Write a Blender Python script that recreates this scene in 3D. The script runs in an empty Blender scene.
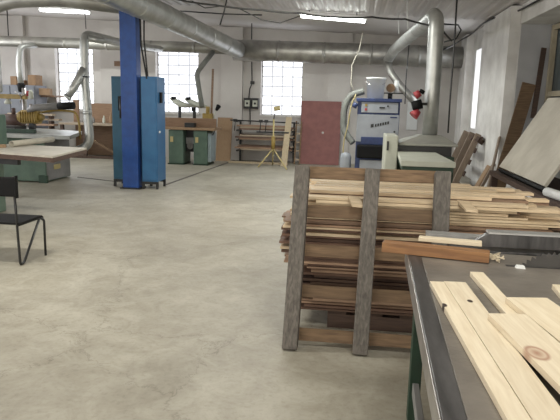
import bpy, bmesh, math, random
from mathutils import Vector, Matrix
random.seed(7)
S = bpy.context.scene; COL = S.collection
V = Vector
# ------------------------------------------------------------------ camera
FP = 590.0; HC = 1.55
PIT = math.atan(107/590); YAW = math.atan(75/600); ROL = 0.025
fw = V((-math.sin(YAW)*math.cos(PIT), math.cos(YAW)*math.cos(PIT), -math.sin(PIT)))
r0 = V((math.cos(YAW), math.sin(YAW), 0)); u0 = r0.cross(fw)
rt = r0*math.cos(ROL)+u0*math.sin(ROL); up = -r0*math.sin(ROL)+u0*math.cos(ROL)
cam = bpy.data.objects.new('camera', bpy.data.cameras.new('camera')); COL.objects.link(cam)
M = Matrix((rt, up, -fw)).transposed().to_4x4(); M.translation = V((0, 0, HC))
cam.matrix_world = M
cam.data.sensor_width = 36; cam.data.lens = FP/560*36; cam.data.clip_start = .05
S.camera = cam
def ray(x, y): return fw*FP+rt*(x-280)-up*(y-210)
def aty(x, y, Y):
    d = ray(x, y); return V((0, 0, HC))+d*(Y/d.y)
def atx(x, y, X):
    d = ray(x, y); return V((0, 0, HC))+d*(X/d.x)
def atz(x, y, z=0.):
    d = ray(x, y); return V((0, 0, HC))+d*((z-HC)/d.z)

# ------------------------------------------------------------------ mesh helpers
class MB:
    def __init__(s): s.v = []; s.f = []; s.sm = []
    def add(s, vs, fs, smooth=False):
        n = len(s.v); s.v += [V(p) for p in vs]
        s.f += [[i+n for i in f] for f in fs]; s.sm += [smooth]*len(fs); return s
    def hexa(s, p):
        return s.add(p, [(0,3,2,1),(4,5,6,7),(0,1,5,4),(1,2,6,5),(2,3,7,6),(3,0,4,7)])
    def box(s, a, b):
        x0,y0,z0 = [min(a[i],b[i]) for i in range(3)]; x1,y1,z1 = [max(a[i],b[i]) for i in range(3)]
        return s.hexa([(x0,y0,z0),(x1,y0,z0),(x1,y1,z0),(x0,y1,z0),(x0,y0,z1),(x1,y0,z1),(x1,y1,z1),(x0,y1,z1)])
    def bar(s, p0, p1, w, h, side=(1,0,0)):
        """square bar from p0 to p1: w along 'side', h across"""
        p0 = V(p0); p1 = V(p1); d = (p1-p0).normalized(); a = V(side); a = (a-d*a.dot(d)).normalized(); b = d.cross(a)
        q = [(-1,-1),(1,-1),(1,1),(-1,1)]
        return s.hexa([p0+a*i*w/2+b*j*h/2 for i,j in q]+[p1+a*i*w/2+b*j*h/2 for i,j in q])
    def prism(s, poly, z0, z1):
        n = len(poly)
        vs = [(x,y,z0) for x,y in poly]+[(x,y,z1) for x,y in poly]
        return s.add(vs, [list(range(n))[::-1], [n+i for i in range(n)]]+[(i,(i+1)%n,n+(i+1)%n,n+i) for i in range(n)])
    def xprism(s, poly, x0, x1):   # poly in (y,z)
        n = len(poly)
        vs = [(x0,y,z) for y,z in poly]+[(x1,y,z) for y,z in poly]
        return s.add(vs, [list(range(n))[::-1], [n+i for i in range(n)]]+[(i,(i+1)%n,n+(i+1)%n,n+i) for i in range(n)])
    def yprism(s, poly, y0, y1):   # poly in (x,z)
        n = len(poly)
        vs = [(x,y0,z) for x,z in poly]+[(x,y1,z) for x,z in poly]
        return s.add(vs, [list(range(n)), [n+i for i in range(n)][::-1]]+[(i,n+i,n+(i+1)%n,(i+1)%n) for i in range(n)])
    def tube(s, pts, r, n=16, cap=True):
        pts = [V(p) for p in pts]; rs = r if isinstance(r, (list,tuple)) else [r]*len(pts)
        t0 = (pts[1]-pts[0]).normalized(); a = t0.orthogonal().normalized(); vs = []; prev = t0
        for i,p in enumerate(pts):
            if i == 0: t = t0
            elif i == len(pts)-1: t = (p-pts[i-1]).normalized()
            else: t = ((p-pts[i-1]).normalized()+(pts[i+1]-p).normalized()).normalized()
            a = prev.rotation_difference(t) @ a; prev = t; a = (a-t*a.dot(t)).normalized(); b = t.cross(a)
            for k in range(n):
                th = 2*math.pi*k/n; vs.append(p+(a*math.cos(th)+b*math.sin(th))*rs[i])
        m = len(pts)
        s.add(vs, [(i*n+k, i*n+(k+1)%n, (i+1)*n+(k+1)%n, (i+1)*n+k) for i in range(m-1) for k in range(n)], True)
        if cap:
            q = len(s.v)-m*n
            s.f += [[q+k for k in range(n)][::-1], [q+(m-1)*n+k for k in range(n)]]; s.sm += [False, False]
        return s
    def cyl(s, p0, p1, ra, rb=None, n=20): return s.tube([p0, p1], [ra, ra if rb is None else rb], n)
    def lathe(s, prof, c, n=24):   # prof [(r,z)], axis z
        m = len(prof); vs = [(c[0]+r*math.cos(2*math.pi*k/n), c[1]+r*math.sin(2*math.pi*k/n), c[2]+z) for r,z in prof for k in range(n)]
        return s.add(vs, [(i*n+k, i*n+(k+1)%n, (i+1)*n+(k+1)%n, (i+1)*n+k) for i in range(m-1) for k in range(n)], True)
    def build(s, name, m, parent=None, bevel=0, loc=None):
        off = V((0,0,0)); p = parent
        while p is not None: off += p.location; p = p.parent
        if parent is None:
            if loc is None:
                mn = [min(v[i] for v in s.v) for i in range(3)]; mx = [max(v[i] for v in s.v) for i in range(3)]
                loc = V(((mn[0]+mx[0])/2, (mn[1]+mx[1])/2, mn[2]))
            off = V(loc)
        me = bpy.data.meshes.new(name); me.from_pydata([tuple(v-off) for v in s.v], [], s.f)
        me.polygons.foreach_set('use_smooth', s.sm); me.materials.append(m); me.update()
        o = bpy.data.objects.new(name, me); COL.objects.link(o)
        if parent is None: o.location = off
        else: o.parent = parent
        if bevel:
            b = o.modifiers.new('bevel', 'BEVEL'); b.width = bevel; b.segments = 2; b.limit_method = 'ANGLE'; b.angle_limit = .6
        return o
def thing(name, label, cat, loc, group=None):
    o = bpy.data.objects.new(name, None); COL.objects.link(o); o.location = loc; o.empty_display_size = .1
    return tag(o, label, cat, group)
def tag(o, label, cat, group=None, kind=None):
    o['label'] = label; o['category'] = cat
    if group: o['group'] = group
    if kind: o['kind'] = kind
    return o
def struct(o): o['kind'] = 'structure'; return o
def lab(o, label): o['label'] = label; return o
def fillet(pts, r, n=6):
    pts = [V(p) for p in pts]; out = [pts[0]]
    for i in range(1, len(pts)-1):
        a, b, c = pts[i-1], pts[i], pts[i+1]; d1 = (a-b); d2 = (c-b)
        q = min(r, d1.length*.45, d2.length*.45); s0 = b+d1.normalized()*q; s1 = b+d2.normalized()*q
        for k in range(n+1):
            t = k/n; out.append(s0*(1-t)**2+b*2*t*(1-t)+s1*t*t)
    return out+[pts[-1]]
SEAM = ((-.045,1),(-.022,1),(-.02,1.03),(.02,1.03),(.022,1),(.045,1))
def duct(mb, pts, r, step=1.0, rf=None, n=22, cap=True):
    """sheet metal pipe with raised joint bands"""
    f = fillet(pts, rf or r*2.2, 5); P = []; R = []
    for i in range(len(f)-1):
        a, b = f[i], f[i+1]; L = (b-a).length; P.append(a); R.append(r)
        k = int(L//step)
        for j in range(1, k+1):
            t = (L*j/(k+1)); d = (b-a)/L
            for e, q in SEAM: P.append(a+d*(t+e)); R.append(r*q)
    P.append(f[-1]); R.append(r)
    return mb.tube(P, R, n, cap)

# ------------------------------------------------------------------ materials
def nt(name):
    m = bpy.data.materials.new(name); m.use_nodes = True; t = m.node_tree
    return m, t, t.nodes['Principled BSDF'], t.nodes, t.links
def col(c): return (c[0], c[1], c[2], 1)
def mat(name, c, c2=None, rough=.6, metal=0, scale=6, bump=.0, detail=6, lo=.35, hi=.65, stretch=(1,1,1), bscale=None, rough2=None):
    m, t, b, N, L = nt(name)
    b.inputs['Roughness'].default_value = rough; b.inputs['Metallic'].default_value = metal
    b.inputs['Base Color'].default_value = col(c)
    if c2 is None: c2 = [min(1, x*.82) for x in c]
    tc = N.new('ShaderNodeTexCoord'); mp = N.new('ShaderNodeMapping'); mp.inputs['Scale'].default_value = stretch
    L.new(tc.outputs['Object'], mp.inputs[0])
    nz = N.new('ShaderNodeTexNoise'); nz.inputs['Scale'].default_value = scale; nz.inputs['Detail'].default_value = detail
    L.new(mp.outputs[0], nz.inputs['Vector'])
    cr = N.new('ShaderNodeValToRGB'); e = cr.color_ramp.elements
    e[0].position = lo; e[0].color = col(c2); e[1].position = hi; e[1].color = col(c)
    L.new(nz.outputs['Fac'], cr.inputs[0]); L.new(cr.outputs[0], b.inputs['Base Color'])
    if rough2 is not None:
        mr = N.new('ShaderNodeMapRange'); mr.inputs[3].default_value = rough2; mr.inputs[4].default_value = rough
        L.new(nz.outputs['Fac'], mr.inputs[0]); L.new(mr.outputs[0], b.inputs['Roughness'])
    if bump:
        n2 = N.new('ShaderNodeTexNoise'); n2.inputs['Scale'].default_value = bscale or scale*6; n2.inputs['Detail'].default_value = 5
        L.new(mp.outputs[0], n2.inputs['Vector'])
        bp = N.new('ShaderNodeBump'); bp.inputs['Strength'].default_value = bump; bp.inputs['Distance'].default_value = .02
        L.new(n2.outputs['Fac'], bp.inputs['Height']); L.new(bp.outputs[0], b.inputs['Normal'])
    return m
def wood(name, c, c2, axis=0, rough=.6, vary=.12, scale=9, c3=None):
    """grain running along the given axis; each object a little lighter or darker"""
    m, t, b, N, L = nt(name); b.inputs['Roughness'].default_value = rough
    tc = N.new('ShaderNodeTexCoord'); mp = N.new('ShaderNodeMapping')
    sc = [1,1,1]; sc = [7,7,7]; sc[axis] = .6; mp.inputs['Scale'].default_value = sc
    oi = N.new('ShaderNodeObjectInfo'); ad = N.new('ShaderNodeVectorMath'); ad.operation = 'ADD'
    cx = N.new('ShaderNodeCombineXYZ'); mu = N.new('ShaderNodeMath'); mu.operation = 'MULTIPLY'; mu.inputs[1].default_value = 30
    L.new(oi.outputs['Random'], mu.inputs[0])
    for k in range(3): L.new(mu.outputs[0], cx.inputs[k])
    L.new(tc.outputs['Object'], ad.inputs[0]); L.new(cx.outputs[0], ad.inputs[1]); L.new(ad.outputs[0], mp.inputs[0])
    nz = N.new('ShaderNodeTexNoise'); nz.inputs['Scale'].default_value = scale; nz.inputs['Detail'].default_value = 8; nz.inputs['Distortion'].default_value = .6
    L.new(mp.outputs[0], nz.inputs['Vector'])
    cr = N.new('ShaderNodeValToRGB'); e = cr.color_ramp.elements
    e[0].position = .3; e[0].color = col(c2); e[1].position = .68; e[1].color = col(c)
    if c3: q = cr.color_ramp.elements.new(.5); q.color = col(c3)
    L.new(nz.outputs['Fac'], cr.inputs[0])
    hs = N.new('ShaderNodeHueSaturation'); mr = N.new('ShaderNodeMapRange'); mr.inputs[3].default_value = 1-vary; mr.inputs[4].default_value = 1+vary
    L.new(oi.outputs['Random'], mr.inputs[0]); L.new(mr.outputs[0], hs.inputs['Value']); L.new(cr.outputs[0], hs.inputs['Color'])
    L.new(hs.outputs[0], b.inputs['Base Color'])
    bp = N.new('ShaderNodeBump'); bp.inputs['Strength'].default_value = .25; bp.inputs['Distance'].default_value = .004
    L.new(nz.outputs['Fac'], bp.inputs['Height']); L.new(bp.outputs[0], b.inputs['Normal'])
    return m
def emis(name, c, s):
    m, t, b, N, L = nt(name); b.inputs['Base Color'].default_value = col(c)
    b.inputs['Emission Color'].default_value = col(c); b.inputs['Emission Strength'].default_value = s; return m
def floor_mat():
    m, t, b, N, L = nt('worn_concrete')
    tc = N.new('ShaderNodeTexCoord')
    def noise(sc, det=8, dist=0, rough=.6):
        n = N.new('ShaderNodeTexNoise'); n.inputs['Scale'].default_value = sc; n.inputs['Detail'].default_value = det
        n.inputs['Distortion'].default_value = dist; n.inputs['Roughness'].default_value = rough
        L.new(tc.outputs['Object'], n.inputs['Vector']); return n
    a = noise(.7, 10, .5, .62); c = noise(4.5, 10, .8, .7); d = noise(30, 6)
    r1 = N.new('ShaderNodeValToRGB'); e = r1.color_ramp.elements
    e[0].position = .35; e[0].color = (.32,.296,.24,1); e[1].position = .62; e[1].color = (.445,.42,.35,1)
    r2 = N.new('ShaderNodeValToRGB'); e = r2.color_ramp.elements
    e[0].position = .36; e[0].color = (.78,.76,.73,1); e[1].position = .62; e[1].color = (1,1,1,1)
    L.new(a.outputs['Fac'], r1.inputs[0]); L.new(c.outputs['Fac'], r2.inputs[0])
    mx = N.new('ShaderNodeMix'); mx.data_type = 'RGBA'; mx.blend_type = 'MULTIPLY'; mx.inputs[0].default_value = 1
    L.new(r1.outputs[0], mx.inputs[6]); L.new(r2.outputs[0], mx.inputs[7])
    r3 = N.new('ShaderNodeValToRGB'); e = r3.color_ramp.elements
    e[0].position = .28; e[0].color = (.8,.79,.77,1); e[1].position = .5; e[1].color = (1,1,1,1)
    L.new(d.outputs['Fac'], r3.inputs[0])
    m2 = N.new('ShaderNodeMix'); m2.data_type = 'RGBA'; m2.blend_type = 'MULTIPLY'; m2.inputs[0].default_value = .8
    L.new(mx.outputs[2], m2.inputs[6]); L.new(r3.outputs[0], m2.inputs[7])
    # hairline cracks
    vo = N.new('ShaderNodeTexVoronoi'); vo.feature = 'DISTANCE_TO_EDGE'; vo.inputs['Scale'].default_value = .42
    ds = N.new('ShaderNodeVectorMath'); ds.operation = 'MULTIPLY_ADD'; ds.inputs[1].default_value = (.5,.5,.5)
    L.new(c.outputs['Color'], ds.inputs[0]); L.new(tc.outputs['Object'], ds.inputs[2]); L.new(ds.outputs[0], vo.inputs['Vector'])
    r4 = N.new('ShaderNodeValToRGB'); e = r4.color_ramp.elements
    e[0].position = 0; e[0].color = (.55,.53,.5,1); e[1].position = .004; e[1].color = (1,1,1,1)
    L.new(vo.outputs['Distance'], r4.inputs[0])
    m3 = N.new('ShaderNodeMix'); m3.data_type = 'RGBA'; m3.blend_type = 'MULTIPLY'; m3.inputs[0].default_value = .7
    L.new(m2.outputs[2], m3.inputs[6]); L.new(r4.outputs[0], m3.inputs[7]); L.new(m3.outputs[2], b.inputs['Base Color'])
    mr = N.new('ShaderNodeMapRange'); mr.inputs[3].default_value = .42; mr.inputs[4].default_value = .62
    L.new(c.outputs['Fac'], mr.inputs[0]); L.new(mr.outputs[0], b.inputs['Roughness'])
    bp = N.new('ShaderNodeBump'); bp.inputs['Strength'].default_value = .25; bp.inputs['Distance'].default_value = .01
    L.new(c.outputs['Fac'], bp.inputs['Height']); L.new(bp.outputs[0], b.inputs['Normal'])
    return m
def knot_wood(name, c, c2, kc, spots):
    """pale pine with knots at given object-space spots (x,y,rx,ry)"""
    m = wood(name, c, c2, 0, .55, .03); t = m.node_tree; N = t.nodes; L = t.links; b = N['Principled BSDF']
    src = b.inputs['Base Color'].links[0].from_socket; tc = N.new('ShaderNodeTexCoord')
    for (x, y, rx, ry, soft) in spots:
        mp = N.new('ShaderNodeMapping'); mp.vector_type = 'POINT'
        mp.inputs['Location'].default_value = (-x/rx, -y/ry, 0); mp.inputs['Scale'].default_value = (1/rx, 1/ry, 0)
        L.new(tc.outputs['Object'], mp.inputs[0])
        ln = N.new('ShaderNodeVectorMath'); ln.operation = 'LENGTH'; L.new(mp.outputs[0], ln.inputs[0])
        cr = N.new('ShaderNodeValToRGB'); e = cr.color_ramp.elements
        e[0].position = .0; e[0].color = (1,1,1,1); e[1].position = 1; e[1].color = (0,0,0,1)
        if soft:
            q = cr.color_ramp.elements.new(.55); q.color = (.35,.35,.35,1); q = cr.color_ramp.elements.new(.75); q.color = (.9,.9,.9,1)
        else:
            q = cr.color_ramp.elements.new(.75); q.color = (1,1,1,1)
        L.new(ln.outputs['Value'], cr.inputs[0])
        mx = N.new('ShaderNodeMix'); mx.data_type = 'RGBA'; L.new(cr.outputs[0], mx.inputs[0]); L.new(src, mx.inputs[6]); mx.inputs[7].default_value = col(kc)
        src = mx.outputs[2]
    L.new(src, b.inputs['Base Color']); return m

plaster = mat('white_plaster', (.62,.595,.565), (.53,.5,.475), .9, scale=1.2, bump=.25, bscale=14)
plaster_r = mat('patchy_whitewash', (.80,.785,.76), (.62,.60,.575), .9, scale=2.2, bump=.35, bscale=12)
niche_pl = mat('shaded_plaster', (.43,.43,.44), (.37,.37,.38), .9, scale=2.5, bump=.2)  # plaster greyed for the weaker light on the recess jamb
ceil_m = mat('ceiling_white', (.66,.63,.61), (.6,.57,.55), .8, scale=1.5)
corr_m = mat('corrugated_white_sheet', (.56,.53,.52), (.48,.45,.44), .5, metal=.05, scale=1.4, stretch=(1,.3,1))
floor_m = floor_mat()
galv = mat('galvanised_steel', (.45,.44,.41), (.32,.31,.29), .38, metal=.8, scale=5, bump=.08, rough2=.5)
galv_d = mat('dusty_galvanised_steel', (.42,.41,.37), (.29,.285,.26), .45, metal=.75, scale=3, bump=.08)
galv_l = mat('bright_galvanised_steel', (.55,.56,.54), (.42,.43,.41), .42, metal=.7, scale=5, bump=.06)
grey_flex = mat('grey_hose', (.19,.195,.175), None, .6, scale=12, bump=.2)
blue_c = mat('deep_blue_paint', (.012,.062,.25), (.01,.045,.19), .38, scale=8)
blue_l = mat('locker_blue_paint', (.028,.125,.27), (.022,.10,.225), .42, scale=5)
blue_d = mat('locker_teal_paint', (.02,.10,.17), (.016,.08,.13), .45, scale=5)
blue_n = mat('navy_paint', (.03,.05,.15), (.02,.035,.1), .45, scale=8)
mach_grey = mat('machine_grey_panel', (.31,.325,.355), (.27,.285,.31), .5, scale=6)
green = mat('machine_green_paint', (.10,.155,.115), (.075,.12,.09), .5, scale=6)
green_l = mat('pale_green_paint', (.19,.27,.215), (.16,.225,.18), .5, scale=6)
green_d = mat('dark_green_paint', (.02,.05,.03), (.015,.035,.02), .5, scale=6)
grey_p = mat('grey_paint', (.22,.215,.21), (.18,.175,.17), .55, scale=6)
cream = mat('pale_enamel', (.52,.54,.46), (.46,.47,.4), .5, scale=6)
black = mat('black_steel', (.012,.012,.012), (.02,.02,.02), .4, scale=8)
black_p = mat('black_plastic', (.005,.005,.0055), (.004,.004,.0045), .7, scale=20, bump=.1)
black_p.node_tree.nodes['Principled BSDF'].inputs['Specular IOR Level'].default_value = .25
rubber = mat('black_rubber', (.02,.02,.02), None, .8, scale=8)
steel_d = mat('dark_worn_steel', (.16,.155,.155), (.07,.068,.068), .36, metal=.7, scale=4, stretch=(6,1,1), bump=.06, lo=.3, hi=.7)
steel_b = mat('brushed_edge_steel', (.5,.48,.46), (.36,.34,.33), .35, metal=.85, scale=8)
saw_top = mat('worn_saw_table', (.22,.195,.165), (.125,.11,.095), .42, metal=.1, scale=5, detail=10, bump=.15, lo=.3, hi=.72)
alu = mat('aluminium', (.55,.55,.54), (.45,.45,.44), .4, metal=.7, scale=8)
iron_t = mat('planed_iron_table', (.36,.37,.35), (.28,.29,.28), .35, metal=.4, scale=5)
lam = mat('pale_table_surface', (.52,.49,.42), (.43,.40,.34), .55, scale=5)
white_p = mat('white_plastic', (.74,.75,.74), (.68,.69,.68), .45, scale=5)
red_p = mat('red_plastic', (.40,.055,.065), (.32,.04,.05), .45, scale=8)
yellow = mat('ochre_paint', (.34,.235,.06), (.25,.17,.04), .5, scale=10)
yellow_l = mat('pale_yellow_paint', (.52,.43,.2), (.42,.34,.15), .5, scale=10)
maroon = mat('maroon_painted_board', (.26,.105,.095), (.215,.085,.078), .65, scale=6, bump=.1)
canvas = mat('dusty_canvas', (.52,.49,.42), (.42,.39,.33), .85, scale=3, bump=.25)
kraft = mat('brown_card', (.3,.19,.11), (.24,.15,.085), .85, scale=8)
cart = mat('pale_card_tube', (.45,.42,.35), None, .8, scale=8)
plastic_sheet = mat('blue_grey_plastic_sheet', (.10,.125,.135), (.05,.065,.07), .35, scale=3, stretch=(1,6,.5))
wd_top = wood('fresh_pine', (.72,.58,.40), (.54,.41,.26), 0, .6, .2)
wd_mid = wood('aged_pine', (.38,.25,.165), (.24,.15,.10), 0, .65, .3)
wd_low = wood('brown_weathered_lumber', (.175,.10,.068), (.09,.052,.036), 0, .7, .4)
wd_cut = wood('planed_pine_batten', (.70,.61,.46), (.60,.50,.35), 0, .5, .05)
wd_or = wood('orange_brown_batten', (.30,.15,.06), (.19,.088,.036), 0, .5, .05)
wd_grey = wood('weathered_grey_timber', (.175,.155,.135), (.08,.07,.06), 2, .75, .12, c3=(.125,.11,.095))
wd_slat = wood('pallet_slat_brown', (.22,.14,.078), (.11,.068,.038), 0, .75, .18)
wd_brown = wood('brown_panel', (.26,.16,.095), (.18,.105,.06), 0, .6, .05)
wd_tan = wood('tan_chipboard', (.33,.22,.13), (.28,.18,.105), 2, .75, .05)
wd_shelf = wood('shelf_plank_wood', (.44,.36,.27), (.33,.26,.19), 0, .7, .2)
wd_pale_v = wood('pale_upright_plank', (.50,.41,.28), (.40,.32,.21), 2, .7, .05)
wd_rail = wood('leaning_pallet_rail', (.27,.21,.16), (.19,.145,.11), 2, .75, .1)
wd_dark = wood('dark_pallet_wood', (.10,.062,.045), (.06,.038,.03), 0, .8, .15)
def block_pane(name, axis, x0, z0, cw, ch, s):
    m, t, b, N, L = nt(name); b.inputs['Base Color'].default_value = (.42,.43,.46,1); b.inputs['Roughness'].default_value = .3
    g = N.new('ShaderNodeNewGeometry'); sp = N.new('ShaderNodeSeparateXYZ'); L.new(g.outputs['Position'], sp.inputs[0])
    def line(sock, o, c, w):
        a = N.new('ShaderNodeMath'); a.operation = 'SUBTRACT'; a.inputs[1].default_value = o; L.new(sock, a.inputs[0])
        d = N.new('ShaderNodeMath'); d.operation = 'DIVIDE'; d.inputs[1].default_value = c; L.new(a.outputs[0], d.inputs[0])
        p = N.new('ShaderNodeMath'); p.operation = 'PINGPONG'; p.inputs[1].default_value = .5; L.new(d.outputs[0], p.inputs[0])
        r = N.new('ShaderNodeMapRange'); r.inputs[1].default_value = w/c*.4; r.inputs[2].default_value = w/c; L.new(p.outputs[0], r.inputs[0]); return r.outputs[0]
    a = line(sp.outputs[axis], x0, cw, .035); c = line(sp.outputs[2], z0, ch, .035)
    mu = N.new('ShaderNodeMath'); mu.operation = 'MINIMUM'; L.new(a, mu.inputs[0]); L.new(c, mu.inputs[1])
    mr = N.new('ShaderNodeMapRange'); mr.inputs[3].default_value = s*.17; mr.inputs[4].default_value = s; L.new(mu.outputs[0], mr.inputs[0])
    b.inputs['Emission Color'].default_value = (.90,.93,1,1); L.new(mr.outputs[0], b.inputs['Emission Strength']); return m
pane = emis('window_daylight', (.88,.93,1.0), 3)
mull = mat('window_joint_grey', (.36,.38,.42), None, .7)
frame_w = mat('white_window_frame', (.6,.6,.58), None, .6)
tube_e = emis('lit_tube', (.96,1.0,.97), 9)
frame_wd = mat('pale_wood_frame', (.42,.37,.27), (.35,.3,.21), .7, scale=8, stretch=(4,4,1))
dark_gap = mat('groove_dark', (.09,.08,.07), (.14,.125,.11), .9, scale=10)  # dark tone of the flat strips drawn as floor grooves

# ------------------------------------------------------------------ setting
XL, XR, YB, YF = -11.0, 2.55, 15.8, -3.2
struct(MB().box((XL-.3, YF-.3, -.2), (XR+.9, YB+.5, 0)).build('floor', floor_m, loc=(0,0,0)))
ZC = lambda x: 3.30-.041*(x-1)
# flat ceiling strip and corrugated sheets
struct(MB().yprism([(XL-.3, ZC(XL-.3)), (XR+.9, ZC(XR+.9)), (XR+.9, ZC(XR+.9)+.2), (XL-.3, ZC(XL-.3)+.2)], YF-.3, YB+.5).build('ceiling', ceil_m, loc=(0,0,3)))
mb = MB(); n = 1000; vs = []
for i in range(n+1):
    x = XL+(XR-XL)*i/n; ph = (x/.19) % 1; w = .022*max(0, min(1, (abs(ph-.5)*2-.35)*3.2))
    for y in (YF, 12.2): vs.append((x, y, ZC(x)-.04+w*.9))
mb.add(vs, [(2*i, 2*i+1, 2*i+3, 2*i+2) for i in range(n)])
struct(mb.build('ceiling_corrugated_sheet', corr_m, loc=(0,0,3)))

WINS = [(-8.33,-7.24), (-5.46,-4.28), (-2.57,-1.47)]; ZW0, ZW1 = 1.22, 3.0
mb = MB(); x = XL
for a, b in WINS+[(XR+.9, XR+.9)]:
    mb.box((x, YB, 0), (a, YB+.4, 3.95)); x = b
    if a < XR: mb.box((a, YB, 0), (b, YB+.4, ZW0)); mb.box((a, YB, ZW1), (b, YB+.4, 3.95))
struct(mb.build('wall_back', plaster, loc=(0,YB,0)))
for i, (a, b) in enumerate(WINS):
    w = struct(MB().box((a, YB+.2, ZW0), (b, YB+.24, ZW1)).build('window_%d' % (i+1), block_pane('glass_blocks_%d' % (i+1), 0, a, ZW0, (b-a)/4, (ZW1-ZW0)/7, 2.6)))
    fr = MB(); nc, nr = 4, 7
    for xx in (a+.015, b-.015): fr.box((xx-.014, YB+.17, ZW0), (xx+.014, YB+.199, ZW1))
    for zz in (ZW0+.015, ZW1-.015): fr.box((a, YB+.165, zz-.014), (b, YB+.198, zz+.014))
    fr.build('window_frame', frame_w, w)
    struct(MB().box((a-.04, YB-.05, ZW0-.05), (b+.04, YB+.16, ZW0-.002)).build('trim_%d' % (i+10), plaster))
# piers on the back wall
for i, (a, b) in enumerate([(-11, -9.15), (-6.95, -6.35), (-3.62, -3.05), (-.78, -.2)]):
    struct(MB().box((a, YB-.14, 0), (b, YB-.001, ZC(b)-.001)).build('trim_%d' % (i+20), plaster))
struct(MB().box((XL-.3, YF-.3, 0), (XL, YB+.4, 4.0)).build('wall_left', plaster, loc=(XL,6,0)))
# right wall with a narrow window and a wide glazed recess
RT = .75
A0, A1 = 12.6, 13.9      # narrow window
B0, B1 = 5.0, 10.35       # wide recess
mb = MB()
mb.box((XR, A1, 0), (XR+RT, YB, 3.6)).box((XR, A0, 0), (XR+RT, A1, 1.1)).box((XR, A0, 2.8), (XR+RT, A1, 3.6))
mb.box((XR, B1, 0), (XR+RT, A0, 3.6)).box((XR, B0, 0), (XR+RT, B1, .9)).box((XR, B0, 2.9), (XR+RT, B1, 3.6)).box((XR, YF, 0), (XR+RT, B0, 3.6))
struct(mb.build('wall_right', plaster_r, loc=(XR,6,0)))
struct(MB().box((XR-.16, B1+.0, 0), (XR-.001, 12.5, ZC(XR)-.05)).build('trim_1', plaster_r))
struct(MB().box((XR-.16, 14.25, 0), (XR-.001, 15.0, ZC(XR)-.05)).build('trim_2', plaster_r))
struct(MB().box((XR+.02, B1-.012, .9), (XR+.5, B1-.002, 2.9)).build('trim_3', niche_pl))  # thin skin over the jamb, its shade put into the colour
w4 = struct(MB().box((XR+.38, A0, 1.1), (XR+.41, A1, 2.8)).build('window_4', pane))
# recess window: wooden frame and plastic sheeting
w5 = struct(MB().box((XR+.56, B0, .9), (XR+.58, B1-.02, 2.9)).build('window_5', plastic_sheet))
fr = MB(); X5 = XR+.52
for y in (B0+.06, 6.8, 8.6, B1-.09): fr.box((X5-.04, y-.045, .92), (X5+.03, y+.045, 2.88))
for z in (.96, 1.8, 2.84): fr.box((X5-.03, B0+.02, z-.04), (X5+.02, B1-.03, z+.04))
fr.build('window_frame', frame_wd, w5)
struct(MB().box((XL-.3, YF-.3, 0), (XR+RT, YF, 4.0)).build('wall_front', plaster, loc=(0,YF,0)))
# floor grooves
gm = MB().prism([(-3.50,10.45), (-3.44,10.45), (-3.19,15.6), (-3.25,15.6)], 0, .004)
struct(gm.build('trim_5', dark_gap))
gm = MB().prism([(-5.45,11.02), (-4.3,10.56), (-4.3,10.62), (-5.45,11.08)], 0, .004)
struct(gm.build('trim_6', dark_gap))

# ------------------------------------------------------------------ ducts
zb = lambda x: 2.85-.017*(x+4)
BY = 14.8
t = thing('main_extraction_duct', 'long horizontal galvanised duct hanging across the back wall in front of the windows', 'duct', (-3, BY, 2.6))
mb = MB(); duct(mb, [(-10.9, BY, zb(-10.9)+.02), (-2.95, BY, zb(-2.95))], .135, 1.3); lab(mb.build('thin_duct_section', galv_d, t), 'thinner dusty left section')
mb = MB(); duct(mb, [(-3.1, BY, zb(-3.1)-.02), (2.5, BY, zb(2.5)-.03)], [.25][0], 1.25); lab(mb.build('wide_duct_section', galv, t), 'wide shiny right section')
mb = MB()
for xx, z1 in ((aty(11,5,BY).x, 0), (aty(86,10,BY).x, 0), (aty(253,10,BY).x, 0), (aty(222,10,BY).x,0)):
    pass
for xx in (-9.05, -2.66, 1.6): MB().cyl((xx, BY, zb(xx)+(.13 if xx < -3 else .24)), (xx, BY, ZC(xx)), .014, n=8).build('hanger_rod', black, t)

# diagonal collector from ceiling level down into the main duct
t = thing('diagonal_collector_duct', 'wide galvanised duct slanting from above the blue column into the main duct', 'duct', (-3.3, 12, 2.7))
pA = aty(60, -32, 7.6); pB = aty(238, 50, 14.6)
mb = MB(); f = [pA+(pB-pA)*k/7 for k in range(8)]
P = []; R = []
for k in range(8):
    r = .215-.02*k/7
    if 0 < k < 7:
        d = (pB-pA).normalized()
        for e, q in SEAM: P.append(f[k]+d*e); R.append(r*q)
    else: P.append(f[k]); R.append(r)
mb.tube(P, R, 26); mb.build('duct_body', galv_l, t)
t = thing('ceiling_level_duct', 'dark horizontal duct along the top left, running behind the blue column', 'duct', (-5, 9.9, 2.9))
mb = MB(); q = [aty(-30, 22, 10.6), aty(-12, 8, 10.4), aty(12, 0, 10.3), aty(60, -1.5, 10.25), aty(132, 7, 10.2)]
duct(mb, q, .135, 1.2, .3); mb.build('duct_body', galv_d, t)

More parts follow.
